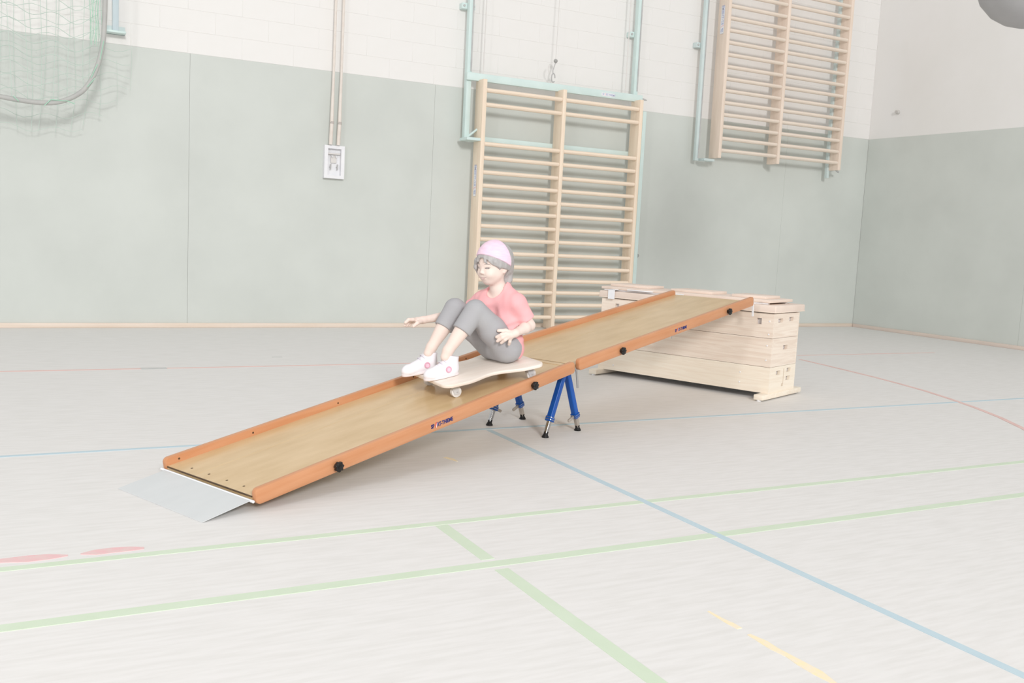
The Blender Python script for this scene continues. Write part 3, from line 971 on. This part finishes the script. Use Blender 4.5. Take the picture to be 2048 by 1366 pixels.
        for _ in range(relax):       # light Laplacian relaxation
            S = np.zeros_like(P)
            n_ = np.zeros(len(P))
            for a, b in ((0, 1), (1, 2), (2, 3), (3, 0)):
                np.add.at(S, F[:, a], P[F[:, b]])
                np.add.at(S, F[:, b], P[F[:, a]])
                np.add.at(n_, F[:, a], 1)
                np.add.at(n_, F[:, b], 1)
            P = .5 * P + .5 * S / np.maximum(n_, 1)[:, None]
        me = bpy.data.meshes.new(name)
        me.from_pydata(P.tolist(), [], F.tolist())
        me.polygons.foreach_set('use_smooth', [True] * len(me.polygons))
        me.update()
        me.materials.append(m)
        return link(bpy.data.objects.new(name, me), parent)

# height of the board's upper face in the girl's frame
def board_z(x, y):
    S_ = 1.515 - math.cos(YAW) * x - math.sin(YAW) * y
    return zdeck(S_) + (CH + BT) / math.cos(PH1)
MG = FR @ Matrix.Translation((1.515, .27, 0)) @ Matrix.Rotation(math.pi - YAW, 4, 'Z')
girl = empty('person', MG, 'girl in coral shirt, grey leggings and pink headband sitting on the scooter board', 'person')

HN, HF = (-.105, .070, .486), (-.095, -.070, .486)          # hip joints near / far side
KN, KF = (.096, .075, .676), (.124, -.075, .670)
AN, AF = (.233, .065, .482), (.250, -.070, .482)
SN, SF = (-.122, .112, .712), (-.050, -.112, .708)
EN, EF = (-.190, .128, .606), (.000, -.185, .640)
WN, WF = (-.070, .185, .576), (.239, -.190, .604)

def mix(a, b, t):
    return tuple(x + (y - x) * t for x, y in zip(a, b))

CN = mix(KN, AN, .52)
CF = mix(KF, AF, .50)

# --- head geometry, shared by the body, hair and headband
ha = math.radians(13)
hp = (-.055, 0.0)
def hd(x, y, z):
    dx, dy = x - hp[0], y - hp[1]
    return (hp[0] + dx * math.cos(ha) - dy * math.sin(ha), hp[1] + dx * math.sin(ha) + dy * math.cos(ha), z)
def hn(n):
    return (n[0] * math.cos(ha) - n[1] * math.sin(ha), n[0] * math.sin(ha) + n[1] * math.cos(ha), n[2])
HR = [[math.cos(ha), -math.sin(ha), 0], [math.sin(ha), math.cos(ha), 0], [0, 0, 1]]

def head_shape(s, off=0.0):
    s.ell(hd(-.052, 0, .922), (.088 + off, .074 + off, .084 + off), .01, HR)
    s.ell(hd(-.022, 0, .872), (.058 + off, .060 + off, .066 + off), .03, HR)
    return s

body = SDF((-.30, -.30, .36), (.40, .30, 1.05), .003)
# torso
for sgn, hp_, sh_ in ((1, HN, SN), (-1, HF, SF)):
    body.cap((hp_[0], hp_[1] * .7, .485), .070, ((hp_[0] + sh_[0]) / 2, sgn * .045, .60), .062, .03)
    body.cap(((hp_[0] + sh_[0]) / 2, sgn * .045, .60), .062, (sh_[0] * .85 - .012, sgn * .050, .690), .058, .03)
body.cap(SN, .036, SF, .036, .03)
body.cap((-.095, 0, .775), .026, mix(SN, (-.095, 0, .775), .25), .030, .03)
body.cap((-.095, 0, .775), .026, mix(SF, (-.095, 0, .775), .25), .030, .03)
body.chain([(-.085, 0, .725), (-.072, .0, .785), (-.060, .0, .835)], [.040, .034, .034], .02)
# head and face
head_shape(body)
body.cap(hd(-.004, .003, .827), .024, hd(-.045, 0, .842), .040, .025)
body.cap(hd(-.03, .038, .848), .018, hd(-.008, .010, .823), .018, .02)
body.cap(hd(-.03, -.038, .848), .018, hd(-.008, -.010, .823), .018, .02)
for sgn in (1, -1):
    body.ell(hd(.012, sgn * .028, .851), (.020, .020, .018), .02, HR)
    body.cap(hd(.030, sgn * .014, .8985), .004, hd(.018, sgn * .042, .897), .004, .014)
body.cap(hd(.030, 0, .886), .0045, hd(.0435, 0, .858), .0065, .012)
body.ell(hd(.036, .007, .855), (.006, .006, .005), .006)
body.ell(hd(.036, -.007, .855), (.006, .006, .005), .006)
body.cap(hd(.026, .013, .8355), .0045, hd(.026, -.007, .8355), .0045, .008)
body.cap(hd(.024, .011, .8285), .005, hd(.024, -.005, .8285), .005, .008)
for sgn in (1, -1):
    body.ell(hd(-.055, sgn * .066, .882), (.015, .008, .022), .006, HR)
    body.ell(hd(-.050, sgn * .064, .866), (.008, .007, .009), .006, HR)
# arms
body.chain([SN, mix(SN, EN, .5), EN, mix(EN, WN, .35), WN], [.034, .031, .027, .027, .0185], .012)
body.chain([SF, mix(SF, EF, .5), EF, mix(EF, WF, .35), WF], [.034, .031, .027, .026, .0175], .012)
# legs
body.chain([HN, KN], [.062, .045], .02)
body.chain([HF, KF], [.062, .045], .02)
body.chain([KN, mix(KN, AN, .35), AN, (.246, .065, .452)], [.044, .042, .0255, .024], .012)
body.chain([KF, mix(KF, AF, .35), AF, (.266, -.070, .452)], [.044, .042, .0255, .024], .012)
# hands: near hand spread on the thigh
def finger(s, k, t, r, bend=(0, 0, 0)):
    m1 = mix(k, t, .5)
    m1 = (m1[0] + bend[0], m1[1] + bend[1], m1[2] + bend[2])
    r *= 1.2
    s.chain([k, m1, t], [r, r * .95, r * .85], .003)
pal = (-.045, .184, .566)
body.chain([WN, pal], [.0175, .019], .012)
for kx in ((-.018, .179, .574), (-.024, .182, .566), (-.032, .183, .556), (-.044, .182, .549)):
    body.cap(pal, .0145, kx, .0092, .006)
finger(body, (-.018, .179, .574), (.016, .152, .554), .0080, (.004, .006, .003))
finger(body, (-.024, .182, .566), (.010, .152, .535), .0082, (.004, .007, .003))
finger(body, (-.032, .183, .556), (-.010, .155, .526), .0078, (.004, .007, .002))
finger(body, (-.044, .182, .549), (-.048, .166, .518), .0070, (.003, .005, 0))
body.chain([(-.050, .180, .577), (-.024, .168, .586), (.008, .153, .585)], [.0118, .0102, .0085], .005)
# far hand, relaxed and slightly curled
palF = (.270, -.192, .602)
body.chain([WF, palF], [.0165, .0175], .012)
for kx in ((.303, -.176, .608), (.299, -.188, .606), (.291, -.200, .600), (.278, -.211, .595)):
    body.cap(palF, .013, kx, .0090, .006)
finger(body, (.303, -.176, .608), (.346, -.170, .594), .0078, (.003, 0, .007))
finger(body, (.299, -.188, .606), (.340, -.189, .580), .0080, (.006, 0, .007))
finger(body, (.291, -.200, .600), (.321, -.205, .574), .0076, (.006, 0, .006))
finger(body, (.278, -.211, .595), (.300, -.219, .572), .0068, (.005, 0, .005))
body.chain([(.258, -.178, .598), (.284, -.163, .592), (.306, -.160, .577)], [.0118, .0098, .0083], .005)
body.mesh('body', M_skin, girl, 1)

# --- shirt
sh = SDF((-.30, -.26, .40), (.14, .26, .87), .0038)
for sgn, hp_, sh_ in ((1, HN, SN), (-1, HF, SF)):
    sh.cap((hp_[0] - .018, hp_[1] * .75, .485), .078, ((hp_[0] + sh_[0]) / 2, sgn * .045, .60), .071, .03)
    sh.cap(((hp_[0] + sh_[0]) / 2, sgn * .045, .60), .071, (sh_[0] * .85 - .012, sgn * .050, .692), .066, .03)
sh.cap(SN, .042, SF, .042, .03)
sh.cap((-.085, 0, .725), .050, (-.078, 0, .758), .044, .02)
for q_ in (SN, SF):
    sh.cap((-.100, 0, .785), .036, mix(q_, (-.100, 0, .785), .2), .040, .03)
sn, sf = mix(SN, EN, .74), mix(SF, EF, .62)
for a, b in ((SN, sn), (SF, sf)):
    sh.cap(a, .043, mix(a, b, 1.25), .044, .02)
X, Y, Z = sh.grid()
# folds across the belly
fold = .0042 * np.sin((Z * 150 + X * 60 + 2 * np.sin(Y * 40))) * np.exp(-((Z - .575) / .05) ** 2)
fold = fold + .0006 * np.sin(Y * 140 + Z * 50)
sh.v = (sh.v + fold).astype(np.float32)
# neckline and hem, sleeve ends
bowl = np.sqrt(((X + .056) / 1.2) ** 2 + Y ** 2 + .8 * np.minimum(Z - .785, 0) ** 2) - .051
sh.v = np.maximum(sh.v, -bowl.astype(np.float32))
for a, b in ((SN, sn), (SF, sf)):
    d = np.array(b) - np.array(a)
    d = d / np.linalg.norm(d)
    pl_ = (X - b[0]) * d[0] + (Y - b[1]) * d[1] + (Z - b[2]) * d[2]
    near = np.sqrt((X - b[0]) ** 2 + (Y - b[1]) ** 2 + (Z - b[2]) ** 2)
    cutd = np.where(near < .085, pl_, -1).astype(np.float32)
    # only the sleeve side of the torso
    sidem = (Y > .125 - 0 * X) if b[1] > 0 else (Y < -.12 + 0 * X)
    body_gap = np.sqrt((X - (a[0] * .4 + b[0] * .6)) ** 2 + (Y - b[1]) ** 2 + (Z - b[2] + .03) ** 2)
    sh.v = np.maximum(sh.v, np.where((near < .085) & (np.abs(Y) > (.088 if b[1] > 0 else .12)), pl_, -1).astype(np.float32))
sh.cut((-.15, 0, .437), (.25, 0, -1))
sh.mesh('shirt', M_shirt, girl, 2)

# --- leggings
lg = SDF((-.24, -.18, .36), (.26, .18, .76), .0042)
lg.ell((-.098, 0, .496), (.082, .135, .083), .02)
lg.chain([HN, mix(HN, KN, .5), KN], [.073, .066, .053], .02)
lg.chain([HF, mix(HF, KF, .5), KF], [.073, .066, .053], .02)
lg.cap(KN, .053, CN, .0485, .006)
lg.cap(KF, .053, CF, .0485, .006)
# keep the two legs apart below the knees
X, Y, Z = lg.grid()
for k_, a_, c_ in ((KN, AN, CN), (KF, AF, CF)):
    d = np.array(a_) - np.array(k_)
    d = d / np.linalg.norm(d)
    pl_ = (X - c_[0]) * d[0] + (Y - c_[1]) * d[1] + (Z - c_[2]) * d[2]
    nr = np.sqrt((X - c_[0]) ** 2 + (Y - c_[1]) ** 2 + (Z - c_[2]) ** 2)
    lg.v = np.maximum(lg.v, np.where(nr < .075, pl_, -1).astype(np.float32))
lg.v = np.maximum(lg.v, (board_z(0, 0) + .001 + (board_z(1, 0) - board_z(0, 0)) * X + (board_z(0, 1) - board_z(0, 0)) * Y - Z).astype(np.float32))
lg.mesh('leggings', M_leg, girl, 2)

# --- hair and headband
hh = SDF((-.19, -.12, .76), (.09, .12, 1.05), .0034)
head_shape(hh, .011)
hh.ell(hd(-.105, 0, .880), (.050, .058, .055), .02, HR)
hh.chain([hd(-.125, .012, .855), hd(-.118, .020, .825), hd(-.100, .022, .800)], [.030, .026, .014], .015)
X, Y, Z = hh.grid()
xr = hp[0] + (X - hp[0]) * math.cos(ha) + (Y - hp[1]) * math.sin(ha)
yr = hp[1] - (X - hp[0]) * math.sin(ha) + (Y - hp[1]) * math.cos(ha)
# openings: the face in front, the ears and cheeks at the sides
fo = np.maximum(np.sqrt(((yr - .004) / .058) ** 2 + ((Z - .868) / .062) ** 2) - 1.0, -.06) * .05
fo = np.maximum(fo, -.040 - xr)
hh.v = np.maximum(hh.v, -fo.astype(np.float32))
fo2 = np.maximum(-(xr + .083), Z - (.886 + .25 * (xr + .02))) + 0 * yr
hh.v = np.maximum(hh.v, -fo2.astype(np.float32))
hh.chain([hd(.022, -.058, .915), hd(.018, -.066, .880), hd(.002, -.064, .845)], [.012, .009, .004], .01)
hh.chain([hd(.012, .064, .915), hd(-.012, .069, .893), hd(-.018, .068, .876)], [.012, .009, .003], .01)
hh.chain([hd(.038, .018, .934), hd(.040, .022, .915), hd(.036, .030, .904)], [.009, .006, .002], .006)
hh.chain([hd(.036, -.022, .934), hd(.038, -.032, .915), hd(.034, -.042, .902)], [.009, .006, .002], .006)
# strands
hh.v = (hh.v + .0006 * np.sin(yr * 330 + 14 * np.sin(Z * 40) + xr * 90)).astype(np.float32)
hh.mesh('hair', M_hair, girl, 1)

hb = SDF((-.19, -.12, .80), (.09, .12, 1.06), .0034)
head_shape(hb, .016)
# wedge between two planes through the ears
def plane3(p, q, r, inside):
    p, q, r = map(np.array, (p, q, r))
    n = np.cross(q - p, r - p)
    n = n / np.linalg.norm(n)
    if np.dot(np.array(inside) - p, n) > 0:
        n = -n
    return p, n
ins = hd(-.01, 0, 1.0)
p, n = plane3(hd(.040, 0, .944), hd(-.066, .08, .900), hd(-.066, -.08, .900), ins)
hb.cut(p, n)
p, n = plane3(hd(-.052, 0, 1.02), hd(-.083, .08, .893), hd(-.083, -.08, .893), ins)
hb.cut(p, n)
hb.mesh('headband', M_band, girl, 2)

# --- face details, laid on the modelled face
def face_x(y, z):
    x = .09
    while x > -.05:
        p = hd(x, y, z)
        q = [int(round((p[k] - body.lo[k]) / body.h)) for k in range(3)]
        if body.v[q[0], q[1], q[2]] < 0:
            return x
        x -= .0008
    return 0.0
def on_face(pts, off):
    return [hd(face_x(y, z) + off, y, z) for y, z in pts]
for sgn in (1, -1):
    e = B().tube(on_face([(sgn * .042, .8815), (sgn * .036, .8795), (sgn * .029, .8785), (sgn * .022, .879), (sgn * .016, .880)], -.0008), [.0010, .0030, .0036, .0030, .0010], 10)
    ey = e.build('eye', M_eye, girl, smooth=True)
    B().tube(on_face([(sgn * .045, .8835), (sgn * .037, .8850), (sgn * .028, .8850), (sgn * .017, .8825)], .0002), [.0006, .0013, .0013, .0006], 6).build('eyelid', M_brow, ey, smooth=True)
    B().tube(on_face([(sgn * .046, .8965), (sgn * .036, .9005), (sgn * .025, .9005), (sgn * .014, .8965)], -.0004), [.0008, .0022, .0024, .0010], 8).build('eyebrow', M_brow, girl, smooth=True)
B().tube(on_face([(.025, .8365), (.015, .8325), (.004, .8315), (-.008, .8325), (-.017, .8355)], -.0002), [.0006, .0014, .0016, .0014, .0006], 8).build('mouth', M_lipd, girl, smooth=True)
B().tube(on_face([(.015, .8285), (.004, .8270), (-.008, .8285)], -.0016), [.0010, .0034, .0010], 8).build('lower_lip', M_lip, girl, smooth=True)

# --- shoes
def shoe(toe_x, heel_x, y, yaw, lab):
    """built along +x from heel to toe in its own frame lying on the board plane"""
    L = toe_x - heel_x
    zb = lambda x: board_z(x, y)
    s = bpy.data.objects.new('shoe', None)
    link(s, girl)
    ang = math.atan(.163)
    s.matrix_local = Matrix.Translation((heel_x, y, zb(heel_x) + .001)) @ Matrix.Rotation(yaw, 4, 'Z') @ Matrix.Rotation(ang, 4, 'Y')
    sd = SDF((-.03, -.06, -.01), (L + .03, .06, .14), .0034)
    sd.cap((.034, 0, .034), .031, (L - .035, 0, .024), .029, .01)
    sd.ell((L - .045, 0, .022), (.046, .035, .030), .01)
    sd.ell((.036, 0, .040), (.037, .031, .045), .02)
    sd.cap((.040, 0, .060), .031, (L * .55, 0, .034), .028, .02)
    sd.cap((.038, 0, .060), .0325, (.020, 0, .100), .0335, .02)
    sd.cut((0, 0, .007), (0, 0, -1))
    cd = np.array((-.30, 0, 1.0))
    sd.cut((.030, 0, .098), cd)
    up = sd.mesh('upper', M_shoe, s, 1)
    so = []
    for i in range(32):
        a = 2 * math.pi * i / 32
        cx, w = L / 2, .034 - .004 * math.cos(a * 1)
        so.append((cx + (L / 2 + .002) * math.copysign(abs(math.cos(a)) ** .7, math.cos(a)), (.0345 if math.cos(a) > 0 else .030) * math.copysign(abs(math.sin(a)) ** .8, math.sin(a))))
    B().prism(so, .013, 2, 0).build('sole', M_sole, s, smooth=True, bevel=.003)
    for k in range(4):
        x = .072 + k * .015
        zt = .086 - k * .0125
        B().tube([(x - .004, .026, zt - .014), (x + .002, .014, zt), (x + .003, 0, zt + .0035), (x + .002, -.014, zt), (x - .004, -.026, zt - .014)], .0026, 6).build('lace', M_lace, s, smooth=True)
    ex, ez = .064, .040
    ring = [(ex + .0125 * math.cos(a), .0366, ez + .0125 * math.sin(a)) for a in [2 * math.pi * k / 20 for k in range(21)]]
    B().tube(ring, .0034, 6).build('emblem_ring', M_ring, s, smooth=True)
    B().tube([(ex, .030, ez), (ex, .0372, ez)], .010, 16).build('emblem_disc', M_ring2, s)
    return s

shoe(.352, .172, .066, -.05, '')
shoe(.396, .210, -.080, -.05, '')
